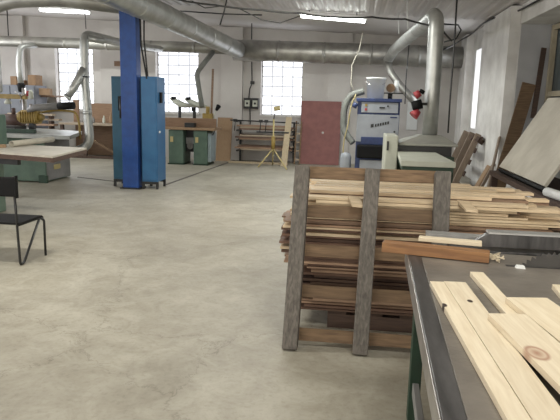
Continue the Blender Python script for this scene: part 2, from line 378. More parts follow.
# branch with elbow and open wye, left
t = thing('elbowed_drop_duct', 'bright duct dropping in front of the leftmost window with an open side wye', 'duct', (-5.08, 10.7, .3))
mb = MB(); q = [aty(160, 49, 14.5), aty(122, 43, 12.3), aty(84, 34, 10.7), (-5.07, 10.7, 1.9), (-5.0, 10.7, .66), (-5.45, 10.7, .5)]
duct(mb, q, .082, .55, .2); mb.build('duct_body', galv_l, t)
mb = MB(); mb.tube([(-5.07, 10.68, 2.08), (-5.12, 10.6, 1.92), (-5.19, 10.5, 1.74), (-5.28, 10.45, 1.58)], [.08,.08,.074,.066], 18); mb.tube([(-5.28, 10.45, 1.58), (-5.31, 10.44, 1.54)], [.074,.074], 18)
mb.build('side_wye', galv_l, t)
MB().cyl((-5.09, 10.7, 1.93), (-5.09, 10.7, 1.95), .14, n=20).build('damper_plate', black, t)
mb = MB(); mb.tube([aty(88, 38, 10.75), aty(104, 41, 10.9)], [.06,.06], 16); lab(mb.build('short_stub', galv_l, t), 'short bright open stub below the elbow')
MB().cyl(aty(86, 29, 10.8), aty(84.5, 4, 10.8), .008, n=8).build('hanger_rod', black, t)
# small drop at far left
t = thing('narrow_drop_duct', 'narrow bright duct dropping from the main duct at the far left to a black fitting', 'duct', (-8.75, 14.4, 1.8))
mb = MB(); duct(mb, [aty(36, 45, 14.75), aty(20, 46, 14.4), aty(18.5, 66, 14.4), aty(21, 84, 14.4)], .075, .8, .15); mb.build('duct_body', galv_l, t)
MB().tube([aty(21, 82, 14.4), aty(21, 85, 14.4), aty(21, 92, 14.4)], [.06,.1,.06], 14).build('black_fitting', black_p, t)
mb = MB(); duct(mb, [aty(-3, 54, 14.5), aty(0, 92, 14.3)], .07, .8)
tag(mb.build('vertical_pipe', galv_l), 'vertical bright pipe cut by the left picture edge', 'duct')
# drop behind green machine
t = thing('kinked_drop_duct', 'thin grey kinked duct dropping from the main duct in front of the middle window', 'duct', (-3.85, 14.3, 1.2))
mb = MB(); duct(mb, [aty(213, 52, 14.65), aty(205, 62, 14.35), aty(196.5, 73, 14.3), aty(199, 90, 14.2), aty(202, 107, 14.1)], .062, .5, .12); mb.build('duct_body', grey_flex, t)
# right branch over planer
t = thing('arched_branch_duct', 'bright duct arching up from the main duct and dropping onto the planer hood', 'duct', (1.1, 9.2, 1.1))
EL = aty(437, 13, 9.2)
mb = MB(); duct(mb, [aty(388, 60, 14.45), aty(394, 50, 13.6), EL, (1.1, 9.2, 2.0), (1.1, 9.2, 1.135)], .112, .7, .26); mb.build('duct_body', galv_l, t)
mb = MB(); duct(mb, [aty(388, 62, 14.3), aty(390, 72, 14.2), aty(402, 88, 14.1), aty(417, 104, 14.0)], .085, .6, .2)
tag(mb.build('diagonal_downpipe', galv), 'slanting grey downpipe above the blue dust extractor, right of the white bucket', 'duct')

# ------------------------------------------------------------------ ceiling lights and wires
def fixture(x0, x1, y, z0, z1, label):
    t = thing('ceiling_light', label, 'ceiling light', ((x0+x1)/2, y, (z0+z1)/2))
    MB().hexa([(x0,y-.06,z0+.03),(x1,y-.06,z1+.03),(x1,y+.06,z1+.03),(x0,y+.06,z0+.03),(x0,y-.06,z0+.09),(x1,y-.06,z1+.09),(x1,y+.06,z1+.09),(x0,y+.06,z0+.09)]).build('housing', white_p, t, .01)
    for dy in (-.045, .045): MB().cyl((x0+.04, y+dy, z0), (x1-.04, y+dy, z1), .026, n=12).build('lamp_tube', tube_e, t)
    for xx, z in ((x0+.2, z0), (x1-.2, z1)): MB().cyl((xx, y, z+.08), (xx, y, ZC(xx)), .01, n=6).build('suspension_rod', black, t)
fixture(aty(39,6,13.4).x, aty(90,13,13.4).x, 13.4, ZC(-7.4)-.12, ZC(-6.2)-.12, 'lit twin tube ceiling light on the left above the leftmost window')
fixture(aty(299,17,12.0).x, aty(367,22,12.0).x, 12.0, aty(299,16,12).z, aty(367,21.5,12).z, 'lit twin tube ceiling light hanging at the right of the middle')
def wire(label, pts, r=.012, m=None, name='hanging_cable', sag=0):
    if sag:
        out = []
        for a, b in zip(pts[:-1], pts[1:]):
            for k in range(8): t = k/8; out.append(V(a)*(1-t)+V(b)*t-V((0,0,sag*4*t*(1-t))))
        pts = out+[pts[-1]]
    return tag(MB().tube(pts, r, 8).build(name, m or black), label, 'cable')
wire('black cable strung across the room under the corrugated ceiling', [aty(176,-1,9.2), aty(215,5,9.2), aty(262,10,9.2), aty(300,13,9.2), aty(335,17,9.2), aty(372,17,9.2), aty(405,19,9.2), aty(440,27,9.2), aty(452,41,9.2)], .014, sag=.012)
wire('thin black cable sagging in a loop below the strung cable', [aty(192,1,9.3), aty(205,8,9.3), aty(222,6,9.3), aty(240,9,9.3), aty(262,20,9.3), aty(280,23,9.3), aty(300,16,9.3)], .008)
wire('dark conduit rod running level under the back of the corrugated ceiling', [aty(180,11,11.5), aty(225,14,11.5), aty(262,15,11.5)], .012, name='conduit_rod')
wire('thin drop wire hanging slanted left of the main duct junction', [aty(227,-1,9.4), aty(224,12,9.4), aty(220,25,9.4)], .012)
wire('long black wire hanging down beside the planer duct', [aty(457,-2,8.6), aty(454,50,8.6), aty(450,100,8.6), aty(448,133,8.6)], .012)
wire('black cable climbing along the right wall', fillet([aty(442,50,11.5), aty(452,46,12.2), atx(461,40,2.34), atx(472,34,2.36), atx(482,24,2.37), atx(493,18,2.37), atx(507,16,2.5), atx(522,9,2.5), atx(545,-3,2.5)], .3, 4), .016)
wire('short black cable loop curving behind the planer duct', [aty(442,24,9.6), aty(458,25,9.6), aty(461,30,9.6), aty(456,39,9.6), aty(444,42,9.6)], .012)
wire('pair of dark cables hanging down right of the blue column, left one', [aty(140,18,9.95), aty(141,45,9.95), aty(144,62,9.95), aty(148,85,9.92)], .016, rubber)
wire('pair of dark cables hanging down right of the blue column, right one', [aty(144,18,9.95), aty(144,40,9.95), aty(147,70,9.95), aty(149,88,9.92)], .014, rubber)
wire('thin pale cord hanging in front of the main duct down to the hose', [aty(363,32,13), aty(359,50,13), aty(352,65,13), aty(351,84,13), aty(356,96,13)], .011, cart)
wire('thin white rod hanging from the ceiling, right of the right light', [aty(407,0,10.5), aty(408,30,10.5)], .01, white_p, 'hanging_rod')
wire('short white rod hanging from the ceiling, close right of the right light', [aty(398,13,11.8), aty(399,34,11.8)], .01, white_p, 'hanging_rod')
wire('thin black wire hanging over the blue dust extractor', [aty(409,45,12.2), aty(406,80,12.2), aty(405,104,12.2)], .01)

# ------------------------------------------------------------------ blue column and lockers
t = thing('blue_column', 'deep blue square steel column standing between two blue lockers', 'column', (-3.88, 9.95, 0))
MB().box((-4.03, 9.86, .02), (-3.745, 10.08, 3.0)).build('column_shaft', blue_c, t, .006)
MB().box((-4.07, 9.82, 0), (-3.7, 10.12, .02)).build('base_plate', black, t)
MB().tube([(-4.06, 9.93, 1.22), (-4.06, 9.93, 1.6)], .03, 10).build('handle', black, t)
def locker(x0, x1, y0, y1, label, m, gap=None):
    t = thing('steel_locker', label, 'locker', ((x0+x1)/2, (y0+y1)/2, 0))
    MB().box((x0, y0, .13), (x1, y1, 1.94)).build('body', m, t, .008)
    MB().box((x0+.02, y0-.018, .17), (x1-.02, y0-.001, 1.9)).build('door', m, t, .004)
    for a in (x0+.02, x1-.02):
        for b in (y0+.02, y1-.02): MB().box((a-.02, b-.02, 0), (a+.02, b+.02, .13)).build('leg', black, t)
    for b in (y0+.02, y1-.02): MB().box((x0, b-.012, .085), (x1, b+.012, .129)).build('rail', black, t)
    return t
l1 = locker(-4.30, -4.06, 10.1, 10.5, 'narrow teal blue steel locker standing left of the blue column', blue_d)
MB().box((-4.15, 10.02, 1.35), (-4.075, 10.08, 1.6)).build('lock_box', black_p, l1)
l2 = locker(-3.70, -3.41, 9.92, 10.36, 'bright blue steel locker on legs standing right of the blue column', blue_l)
MB().box((-3.409, 10.05, 1.5), (-3.38, 10.13, 1.68)).build('side_latch', black_p, l2)
MB().cyl((-3.405, 10.0, 1.0), (-3.385, 10.0, 1.0), .02, n=12).build('knob', white_p, l2)
o = MB().box((-6.55, YB-.18, 2.42), (-6.1, YB-.141, 2.55)).build('wall_plank', wd_brown); tag(o, 'short dark plank fixed high on the back wall left of the blue column', 'plank')

# ------------------------------------------------------------------ left machines
# machine B : spindle table with green and grey cabinet
t = thing('spindle_moulder', 'green and grey machine with pale iron table behind the front sliding table', 'woodworking machine', (-6.1, 10.6, 0))
MB().box((-6.55, 10.12, .02), (-5.60, 11.05, .82)).build('cabinet', green, t, .01)
sp = MB().box((-5.6, 10.14, .04), (-5.585, 11.03, .8)).build('side_panel', grey_p, t, .004); lab(sp, 'grey side panel')
for z0 in (.22, .40): MB().box((-5.584, 10.38, z0), (-5.576, 10.62, z0+.09)).build('warning_label', yellow_l, sp)
MB().box((-5.72, 10.06, .0), (-5.56, 10.13, .14)).build('foot_block', green_d, t, .005)
MB().prism([(-7.3, 9.75), (-4.93, 9.75), (-5.42, 11.25), (-7.1, 12.0)], .83, .9).build('table_top', iron_t, t, .006)
MB().box((-6.9, 10.05, .901), (-5.75, 10.13, .97)).build('fence', green_d, t, .006)
MB().box((-6.95, 10.35, .901), (-6.3, 10.75, 1.0)).build('guard_box', black, t, .01)
MB().tube(fillet([aty(80,139,10.9), aty(79.5,124,10.9), aty(76,111.5,10.9), aty(58,110,10.9), aty(42,112,10.9)], .12), .022, 10).build('support_pipe', yellow, t)
mb = MB(); mb.tube([aty(28,110.5,10.8), aty(36,107.5,10.8), aty(59,106,10.8)], [.05,.065,.065], 14); mb.build('overhead_arm', grey_p, t)
MB().cyl(aty(58.5,106,10.8), aty(74,105.5,10.8), .07, n=14).build('arm_end_sleeve', black_p, t)
mb = MB(); c = aty(32,117,10.9); mb.cyl(c-V((.2,0,0)), c+V((.16,0,0)), .13, .13, 18); mb.cyl(c+V((.16,0,0)), c+V((.24,0,0)), .09, .05, 18); mb.cyl(c-V((.26,0,0)), c-V((.2,0,0)), .1, .1, 18)
for k in range(7): mb.box(c+V((-.18+.05*k, -.145, -.1)), c+V((-.165+.05*k, -.1, .1)))
mb.build('motor', yellow, t)
mb = MB(); mb.box(c+V((-.05,-.05,-.33)), c+V((.05,.05,-.1))); mb.build('motor_bracket', black, t)
# a second motor and clutter of that machine
mb = MB(); c = aty(14,120,11.3); mb.cyl(c-V((.2,0,0)), c+V((.2,0,0)), .12, .12, 16); mb.cyl(c+V((0,0,.1)), c+V((0,0,.24)), .04, .04, 12)
tag(mb.build('dark_feed_motor', mat('rusty_brown', (.09,.05,.04), None, .6)), 'dark brown feed motor left of the ochre motor', 'motor')
MB_p = MB(); MB_p.cyl(V((c.x, c.y, .9)), c-V((0,0,.1)), .05, .05, 12); tag(MB_p.build('motor_post', black), 'short black post carrying the dark brown feed motor', 'post')
t = thing('radial_drill', 'ochre and white drilling arm machine in front of the grey cabinet', 'drill', (-8.2, 12.6, 0))
Yd = 12.6
MB().cyl((aty(24,110,Yd).x, Yd, 0), aty(24,88,Yd), .05, n=14).build('column', steel_b, t)
MB().bar(aty(-4,96,Yd-.1), aty(27,97,Yd-.1), .1, .09, (0,0,1)).build('arm', yellow, t, .01)
mb = MB(); mb.lathe([(0,0),(.05,0),(.055,.04),(.055,.14),(.03,.2),(0,.2)], aty(31,99,Yd-.1)); mb.build('head', cream, t)
MB().cyl(aty(31,104,Yd-.1), aty(31,110,Yd-.1), .04, .02, 12).build('chuck', steel_b, t)
MB().cyl(aty(28,91,Yd-.12), aty(28,96,Yd-.12), .04, n=12).build('red_switch', red_p, t)
mb = MB(); p = aty(8,104,Yd-.1); mb.lathe([(0,0),(.07,0),(.08,.03),(.03,.12),(.02,.2),(0,.2)], p); mb.build('spindle_cover', cream, t)
mb = MB(); mb.box((-9.0, 12.35, .72), (-7.7, 12.85, .8)).box((-8.6,12.45,0), (-8.0,12.75,.719)); mb.build('base_table', green, t, .008)
mb = MB()
for a in range(3): mb.cyl(aty(21,96,Yd-.15), aty(21,96,Yd-.15)+V((.16*math.cos(a*2.1+.4), -.02, .16*math.sin(a*2.1+.4))), .012, .012, 8)
mb.build('hand_wheel', steel_b, t)

# machine A : sliding table nearest left
t = thing('panel_saw', 'green panel saw with pale sliding table and dark brown edge, nearest the chair', 'woodworking machine', (-4.9, 7.5, 0))
poly = [(-3.53,6.55), (-3.72,7.85), (-5.5,8.05), (-5.5,7.12)]
MB().prism(poly, .845, .87).build('table_top', lam, t, .003)
ed = MB()
for k in range(4):
    a = V((*poly[k], .817)); b = V((*poly[(k+1) % 4], .817)); c = V((-4.6, 7.4, .817)); d = ((a+b)/2-c).normalized()*-.02
    ed.bar(a+d, b+d, .03, .055, ((b-a).cross(V((0,0,1)))).normalized())
ed.build('table_edge', wd_dark, t)
MB().box((-5.35, 7.26, .0), (-4.72, 7.44, .79)).build('column', green_l, t, .01)
MB().bar((-5.4, 7.2, .74), (-4.2, 6.95, .74), .06, .08, (0,1,0)).build('slide_rail', black, t)
mb = MB().box((-5.45, 7.62, .871), (-4.9, 7.85, 1.30)); mb.build('blade_guard_post', green, t, .02)
o = MB(); p0 = V((-4.63, 7.5, .912)); p1 = V((-4.55, 8.45, .925))
pts = []; n = 24
a = (p1-p0).normalized(); s = a.cross(V((0,0,1))).normalized(); u = s.cross(a)
vs = []
for (p, r) in ((p0, .042), (p1, .042), (p1, .034), (p0, .034)):
    for k in range(n): th = 2*math.pi*k/n; vs.append(p+(s*math.cos(th)+u*math.sin(th))*r)
o.add(vs, [(i*n+k, i*n+(k+1)%n, ((i+1)%4)*n+(k+1)%n, ((i+1)%4)*n+k) for i in range(4) for k in range(n)], True)
tag(o.build('cardboard_tube', cart), 'pale cardboard tube lying on the front sliding table, dark open end outward', 'tube')
o = MB().bar((-5.1, 7.22, .891), (-4.66, 7.42, .891), .09, .04, (0,1,0)); tag(o.build('wooden_offcut', wd_tan, bevel=.003), 'flat tan offcut lying on the sliding table left of the tube', 'offcut')

# ------------------------------------------------------------------ black chair
t = thing('black_chair', 'black stacking chair with hairpin metal legs at the left edge', 'chair', (-3.3, 5.22, 0))
sx0, sx1, sy0, sy1, sz = -3.54, -3.04, 4.94, 5.36, .40
def rod(name, pts, r=.012, rf=.03): return MB().tube(fillet(pts, rf), r, 10).build(name, black, t)
for xx, dx in ((sx1, 0), (sx0, 0)):
    rod('rear_leg', [(xx, sy0-.02, .84), (xx, sy0+.0, .4), (xx, sy0+.02, .012), (xx+.0, sy0+.08, .012), (xx, sy1-.03, .38)], .012, .035)
    rod('front_leg', [(xx+.03 if xx == sx1 else xx-.03, sy1, .0), (xx+.03 if xx == sx1 else xx-.03, sy1, .36), (xx, sy1-.02, .385), (xx, sy0+.02, .385)], .012, .03)
mb = MB(); n = 8; vs = []
prof = [(sy0-.01, .415), (sy0+.06, .405), (sy1-.08, .412), (sy1, .405), (sy1+.025, .385)]
for y, z in prof: vs += [(sx0-.015, y, z), (sx1+.015, y, z)]
for y, z in prof: vs += [(sx0-.015, y, z-.022), (sx1+.015, y, z-.022)]
fs = []
for i in range(4):
    fs += [(2*i, 2*i+1, 2*i+3, 2*i+2), (10+2*i, 12+2*i, 13+2*i, 11+2*i), (2*i, 2*i+2, 12+2*i, 10+2*i), (2*i+1, 11+2*i, 13+2*i, 2*i+3)]
fs += [(0, 10, 11, 1), (8, 9, 19, 18)]
mb.add(vs, fs); mb.build('seat', black_p, t, .006)
mb = MB(); vs = []; n = 10
for k in range(n+1):
    x = sx0-.05+(sx1-sx0+.09)*k/n; b = .02*math.sin(math.pi*k/n)
    vs += [(x, sy0-.05-b, .66), (x, sy0-.05-b, .84), (x, sy0-.025-b, .84), (x, sy0-.025-b, .66)]
mb.add(vs, [(4*k+j, 4*k+4+j, 4*k+4+(j+1)%4, 4*k+(j+1)%4) for k in range(n) for j in range(4)]+[(3,2,1,0), tuple(4*n+j for j in range(4))])
mb.build('backrest', black_p, t, .012)
for z in (.70, .745, .79):
    MB().cyl((sx1, sy0-.052, z), (sx1, sy0-.046, z), .006, n=8).build('screw', steel_b, t) if z != .745 else None

# ------------------------------------------------------------------ back left bench, planks, cabinet
t = thing('tool_bench', 'brown panelled workbench under the leftmost window with a pale worktop', 'workbench', (-7.0, 15.0, 0))
MB().box((-7.68, 14.6, .86), (-6.0, 15.45, .91)).build('worktop', wd_shelf, t, .004)
MB().box((-7.2, 15.3, .911), (-6.0, 15.36, 1.42)).build('back_panel', wd_brown, t)
MB().box((-7.6, 15.38, .03), (-6.02, 15.42, .859)).build('lower_panel', wd_brown, t)
for x in (-7.62, -7.0, -6.06): MB().box((x-.04, 14.65, 0), (x+.04, 14.73, .859)).build('leg', wd_dark, t)
MB().bar((-7.0, 14.69, .6), (-6.1, 14.69, .1), .05, .05, (0,1,0)).build('brace', wd_slat, t)
MB().box((-7.6, 14.66, .0), (-6.02, 14.75, .07)).build('floor_rail', wd_dark, t)
t = thing('post_board', 'narrow upright brown board standing at the left end of the bench panel', 'board', (-7.5,15.3,.911))
MB().box((-7.55, 15.2, .911), (-7.4, 15.25, 1.5)).build('board', wd_brown, t)
for k in range(9):
    x0 = -9.1+.1*random.random(); x1 = -7.86+.15*random.random(); z = .03+.13*k
    y = 14.7+.12*(k % 2)
    o = MB().bar((x0, y, z+.03), (x1, y, z+.03+.0), .16+.08*random.random(), .045, (0,1,0))
    tag(o.build('stored_plank', wd_shelf if k % 3 else wd_mid), 'pale plank on the stacked shelving left of the workbench', 'plank', 'planks stored left of the workbench')
    if k < 8:
        for xx in (-8.95, -7.95): tag(MB().box((xx-.03, 14.68, z+.055), (xx+.03, 14.86, z+.125)).build('spacer_block', wd_dark), 'dark spacer block between the stored planks', 'block', 'spacer blocks between stored planks')
t = thing('tall_cabinet', 'tall blue grey cabinet at the back left corner carrying cartons', 'cabinet', (-9.1, 15.2, 0))
MB().box((-9.9, 15.0, 0), (-8.5, 15.6, 1.85)).build('body', mat('blue_grey_paint', (.2,.21,.24), (.16,.17,.2), .5), t, .01)
for a, b in ((-9.88, -9.21), (-9.19, -8.52)):
    d = MB().box((a, 14.975, .06), (b, 14.999, 1.82)).build('door', mat('cabinet_door_grey', (.17,.18,.205), (.14,.15,.17), .55), t, .004)
    MB().box(((b-.08) if a < -9.5 else (a+.05), 14.95, .95), ((b-.05) if a < -9.5 else (a+.08), 14.974, 1.1)).build('handle', black, d)
def carton(x0, x1, y0, y1, z0, z1, label):
    t = thing('cardboard_carton', label, 'box', ((x0+x1)/2, (y0+y1)/2, z0))
    MB().box((x0, y0, z0), (x1, y1, z1)).build('carton_body', kraft, t, .004)
    MB().box((x0-.001, (y0+y1)/2-.03, z1), (x1+.001, (y0+y1)/2+.03, z1+.002)).build('packing_tape', wd_tan, t)
carton(-9.25, -9.08, 15.1, 15.35, 1.85, 2.08, 'small brown carton on the tall cabinet, left of the drop duct')
carton(-9.07, -8.9, 15.1, 15.35, 1.85, 1.98, 'low brown carton beside the small carton on the tall cabinet')
carton(-8.72, -8.5, 15.05, 15.4, 1.85, 2.12, 'larger brown carton on the tall cabinet right of the drop duct')
o = MB().box((-8.45, 15.1, 1.6), (-8.15, 15.25, 1.78)); tag(o.build('wall_lamp_box', wd_tan), 'small tan box fixed on the wall right of the tall cabinet', 'box')
MB().box((-8.49, 15.25, 1.55), (-8.1, 15.799, 1.599)).build('wall_bracket', wd_brown, None); tag(bpy.data.objects['wall_bracket'], 'brown wall bracket shelf right of the tall cabinet', 'shelf')
# tins on bench panel
def bottle(x, y, z, h, m, label):
    o = MB().lathe([(0,0),(.035,0),(.037,.02),(.037,h*.6),(.014,h*.8),(.014,h),(0,h)], (x,y,z), 14); tag(o.build('bottle', m), label, 'bottle')
bottle(-6.42, 15.0, .91, .3, wd_tan, 'tall brown bottle on the workbench near the blue column')
bottle(-6.62, 15.02, .91, .2, cream, 'short pale bottle on the workbench')
bottle(-6.9, 15.0, .91, .16, grey_p, 'small grey bottle on the workbench left of the pale bottle')

# ------------------------------------------------------------------ green machine under middle window
t = thing('green_planer', 'green twin pedestal surface planer with wooden fence right of the blue locker', 'woodworking machine', (-4.0, 14.3, 0))
for a, b in ((-4.55, -4.18), (-3.92, -3.58)): 
    c = MB().box((a, 14.05, .03), (b, 14.7, .84)).build('pedestal', green, t, .012)
    MB().box((a+.05, 14.03, .55), (a+.12, 14.049, .68)).build('label_plate', yellow_l, c)
    MB().box((a-.02, 14.03, 0), (b+.02, 14.72, .029)).build('plinth', green_d, c)
lab(MB().box((-3.579, 14.1, .08), (-3.5, 14.6, .78)).build('side_cover', mat('pale_blue_grey_paint', (.3,.36,.38), None, .5), t, .01), 'pale blue grey side cover')
MB().box((-4.179, 14.3, .3), (-3.921, 14.66, .83)).build('inner_housing', black, t)
mb = MB().cyl((-4.05, 14.2, .45), (-4.05, 14.28, .45), .08, n=18); mb.cyl((-4.05,14.18,.45),(-4.05,14.2,.45),.03, n=12); mb.build('drive_pulley', grey_p, t)
MB().box((-4.15, 14.18, .5), (-3.95, 14.29, .66)).build('control_box', grey_p, t, .01)
MB().box((-5.0, 14.0, .85), (-3.38, 14.75, .91)).build('table_top', wd_tan, t, .006)
MB().box((-5.0, 14.3, .911), (-3.42, 14.36, 1.13)).build('fence', wd_brown, t, .005)
MB().box((-4.15, 14.05, .911), (-3.9, 14.25, 1.02)).build('cutter_guard', black, t, .01)
MB().tube([(-3.45,13.98,.75), (-3.4,13.9,.76), (-3.36,13.9,.86)], .015, 8).build('adjusting_handle', black, t)
def feeder(x, y, label, flip=1):
    t = thing('power_feeder', label, 'power feeder', (x, y, .911))
    MB().cyl((x, y, .911), (x, y, 1.42), .04, n=14).build('post', black, t)
    mb = MB(); mb.tube([(x-.24*flip, y, 1.60), (x-.12*flip, y, 1.54), (x+.02*flip, y, 1.46), (x+.16*flip, y-.02, 1.43), (x+.33*flip, y-.03, 1.42)], [.03,.065,.085,.06,.03], 14); mb.build('arm', cream, t)
    MB().cyl((x+.33*flip, y-.03, 1.40), (x+.33*flip, y-.03, 1.29), .02, n=10).build('spindle', black, t)
    MB().box((x-.2, y-.06, 1.56), (x-.1, y+.06, 1.64)).build('feeder_motor', black_p, t, .01)
feeder(-4.4, 14.5, 'cream headed power feeder arm on the planer, nearest the blue locker')
feeder(-4.05, 14.6, 'cream headed power feeder arm on the planer, second from the locker')
mb = MB().bar(aty(213,69,14.75), V((-3.6, 14.5, .915)), .05, .03, (1,0,0)); tag(mb.build('leaning_stick', wd_mid), 'thin wooden stick leaning up beside the kinked duct', 'stick')
t = thing('desk_lamp', 'small black work lamp on a pale post at the planer right end', 'lamp', (-3.5, 14.5, .911))
mb = MB().tube([(-3.52,14.5,.912), (-3.52,14.5,1.2), (-3.45,14.45,1.36)], .014, 8); mb.build('stem', cream, t)
MB().tube([(-3.45,14.45,1.34), (-3.38,14.4,1.44)], [.035,.06], 14).build('lamp_head', black_p, t)
mb = MB(); mb.box((-3.8,14.42,.911),(-3.56,14.6,1.25)); mb.cyl((-3.68,14.5,1.251),(-3.68,14.5,1.42),.05, n=14)
tag(mb.build('ochre_gearbox', yellow, bevel=.01), 'ochre gearbox standing on the planer under the kinked duct', 'gearbox')

# ------------------------------------------------------------------ back wall rack zone
tag(MB().bar((-3.47, 15.3, 0), (-3.47, 15.55, 1.13), .40, .022, (1,0,0)).build('chipboard_panel', wd_tan), 'tan chipboard panel leaning right of the green planer', 'panel')
t = thing('lumber_rack', 'low steel rack on the back wall under the right window', 'rack', (-2.3, 15.3, 0))
for x in (-3.05, -1.62): MB().box((x-.025, 15.5, 0), (x+.025, 15.55, 1.05)).build('post', black, t)
for z in (.33, .6, .85):
    for x in (-3.05, -1.62): MB().box((x-.02, 15.05, z-.04), (x+.02, 15.499, z)).build('arm', black, t)
MB().cyl((-3.22, 15.02, 1.09), (-1.45, 15.02, 1.06), .016, n=8).build('clamp_rail', black, t)
for x in (-3.05, -1.62): MB().box((x-.015, 15.02, 1.04), (x+.015, 15.52, 1.075)).build('rail_bracket', black, t)
for i, (z, nn) in enumerate(((.331, 3), (.601, 3), (.851, 3))):
    for k in range(nn):
        for j in range(3):
            w = .13; y = 15.1+.14*j; x0 = -3.0+random.uniform(-.12,.1); x1 = -1.66+random.uniform(-.1,.1)
            tag(MB().box((x0, y-w/2, z+k*.042), (x1, y+w/2, z+k*.042+.038)).build('moulding_board', [wd_shelf, wd_mid, wd_low][(i+k+j) % 3], bevel=.002),
                ['long board on the lowest arm of the wall rack', 'long board on the middle arm of the wall rack', 'long board on the top arm of the wall rack'][i], 'board', ['boards on the lowest rack arm', 'boards on the middle rack arm', 'boards on the top rack arm'][i])
def clamp(x, label):
    t = thing('bar_clamp', label, 'clamp', (x, 15.0, 1.0))
    MB().box((x-.05, 14.96, 1.05), (x+.05, 15.0, 1.12)).build('jaw', black, t, .004)
    MB().cyl((x, 14.97, 1.05), (x-.02, 14.97, .82), .011, n=8).build('screw', black, t)
clamp(-3.08, 'black bar clamp hanging at the left end of the rack rail')
clamp(-2.42, 'black bar clamp hanging on the rack rail left of the roller stand')
clamp(-2.28, 'black bar clamp on the rack rail nearest the roller stand')
tag(MB().box((-3.25, 14.9, 0), (-1.7, 14.97, .05)).build('floor_batten', wd_pale_v), 'pale batten lying on the floor in front of the rack', 'batten')
tag(MB().bar((-1.75, 14.5, 0), (-1.70, 14.98, 1.2), .15, .025, (1,0,0)).build('upright_plank', wd_pale_v), 'pale upright plank leaning right of the roller stand', 'plank')
t = thing('window_board_frame', 'dark narrow wooden frame standing left of the maroon door panel', 'frame', (-1.5, 15.3, 0))
for x in (-1.55, -1.42): MB().bar((x, 15.15, 0), (x, 15.4, 1.1), .035, .03, (1,0,0)).build('stile', wd_slat, t)
for k in range(5): MB().box((-1.53, 15.17+.05*k, .1+.22*k), (-1.44, 15.2+.05*k, .14+.22*k)).build('rung', wd_shelf, t)
# yellow tripod roller stand
t = thing('roller_stand', 'pale yellow tripod roller stand in front of the wall rack', 'stand', (-2.0, 14.35, 0))
for p in (atz(258,167.5), atz(286,170.5), atz(274,164)):
    MB().tube([(-2.0,14.35,.45), (p.x, max(13.8, min(p.y, 14.75)), .01)], .018, 10).build('leg', yellow_l, t)
MB().cyl((-2.0,14.35,.3), (-2.0,14.35,1.16), .022, n=12).build('pole', yellow_l, t)
MB().cyl((-2.0,14.35,.44), (-2.0,14.35,.74), .05, n=14).build('sleeve', yellow, t)
MB().cyl((-2.42,14.35,.84), (-1.62,14.35,.84), .018, n=10).build('cross_bar', black, t)
MB().tube([(-2.0,14.35,1.16), (-1.98,14.35,1.34)], .01, 8).build('thin_rod', black, t)
MB().cyl((-2.0,14.33,1.40), (-1.86,14.37,1.43), .055, n=14).build('top_roller', yellow_l, t)
# electrical boxes
t = thing('electrical_box', 'pair of grey switch boxes on the back wall left of the right window', 'electrical box', (-2.85, 15.72, 1.3))
for x in (-3.0, -2.79): 
    b = MB().box((x, 15.66, 1.38), (x+.19, 15.799, 1.66)).build('box', black, t, .006)
    MB().box((x+.03, 15.645, 1.44), (x+.16, 15.659, 1.6)).build('cover', cream, b)
    MB().cyl((x+.095, 15.63, 1.52), (x+.095, 15.644, 1.52), .03, n=12).build('switch_knob', black, b)
MB().tube([(-2.88,15.76,1.66), (-2.86,15.76,1.9), (-2.80,15.76,2.05), (-2.82,15.76,2.6)], .014, 8).build('conduit', black, t)
MB().tube([(-2.85,15.76,1.38), (-2.83,15.76,1.0), (-2.85,15.76,.9)], .014, 8).build('lower_conduit', black, t)
MB().box((-2.84,15.73,2.02), (-2.74,15.799,2.1)).build('junction_box', black, t)
# maroon door
t = thing('maroon_door_panel', 'maroon painted door panel leaning on the back wall beside the blue dust extractor', 'door panel', (-.93, 15.3, 0))
MB().bar((-.93, 15.3, 0), (-.93, 15.56, 1.62), 1.03, .035, (1,0,0)).build('panel', maroon, t, .004)
MB().cyl((-.86, 15.40, .82), (-.86, 15.44, .82), .03, n=12).build('knob', steel_b, t)

# ------------------------------------------------------------------ blue dust extractor
t = thing('dust_extractor', 'navy framed grey dust extractor cabinet right of the maroon panel', 'machine', (.42, 12.8, 0))
MB().box((0, 12.55, .06), (.87, 13.3, 1.66)).build('body', blue_n, t, .012)
MB().box((-.03, 12.5, 1.62), (.90, 13.34, 1.69)).build('top_cap', blue_n, t, .01)
MB().box((.08, 12.52, 1.40), (.83, 12.549, 1.61)).build('control_panel', mach_grey, t, .004)
fp = MB().box((.0, 12.515, .80), (.86, 12.549, 1.36)).build('front_panel', mach_grey, t, .004)
mb = MB(); mb.hexa([(.29,12.511,1.09),(.35,12.511,1.105),(.35,12.514,1.105),(.29,12.514,1.09),(.29,12.511,1.16),(.35,12.511,1.175),(.35,12.514,1.175),(.29,12.514,1.16)])
for k in range(6):
    x = .375+.05*k; z = 1.11+.012*k; mb.hexa([(x,12.511,z),(x+.035,12.511,z+.008),(x+.035,12.514,z+.008),(x,12.514,z),(x,12.511,z+.055),(x+.035,12.511,z+.063),(x+.035,12.514,z+.063),(x,12.514,z+.055)])
mb.build('logo', black, fp)
mb = MB().box((.68,12.511,1.30),(.82,12.514,1.325)); mb.build('name_plate', blue_n, fp)
MB().box((.10,12.49,.74), (.86,12.514,.90)).build('drawer', blue_n, t, .01)
mb = MB().box((.02,12.4,.46), (.84,12.549,.735)); mb.build('collection_bin', black_p, t, .03)
MB().box((.1,12.42,.08), (.8,12.549,.42)).build('lower_panel', mach_grey, t, .004)
for x in (.17, .17): pass
MB().box((.15,12.51,1.53), (.2,12.519,1.58)).build('warning_label', yellow, t)
MB().box((.15,12.51,1.44), (.2,12.519,1.49)).build('warning_label', red_p, t)
MB().box((.45,12.51,1.49), (.56,12.519,1.52)).build('indicator', black, t)
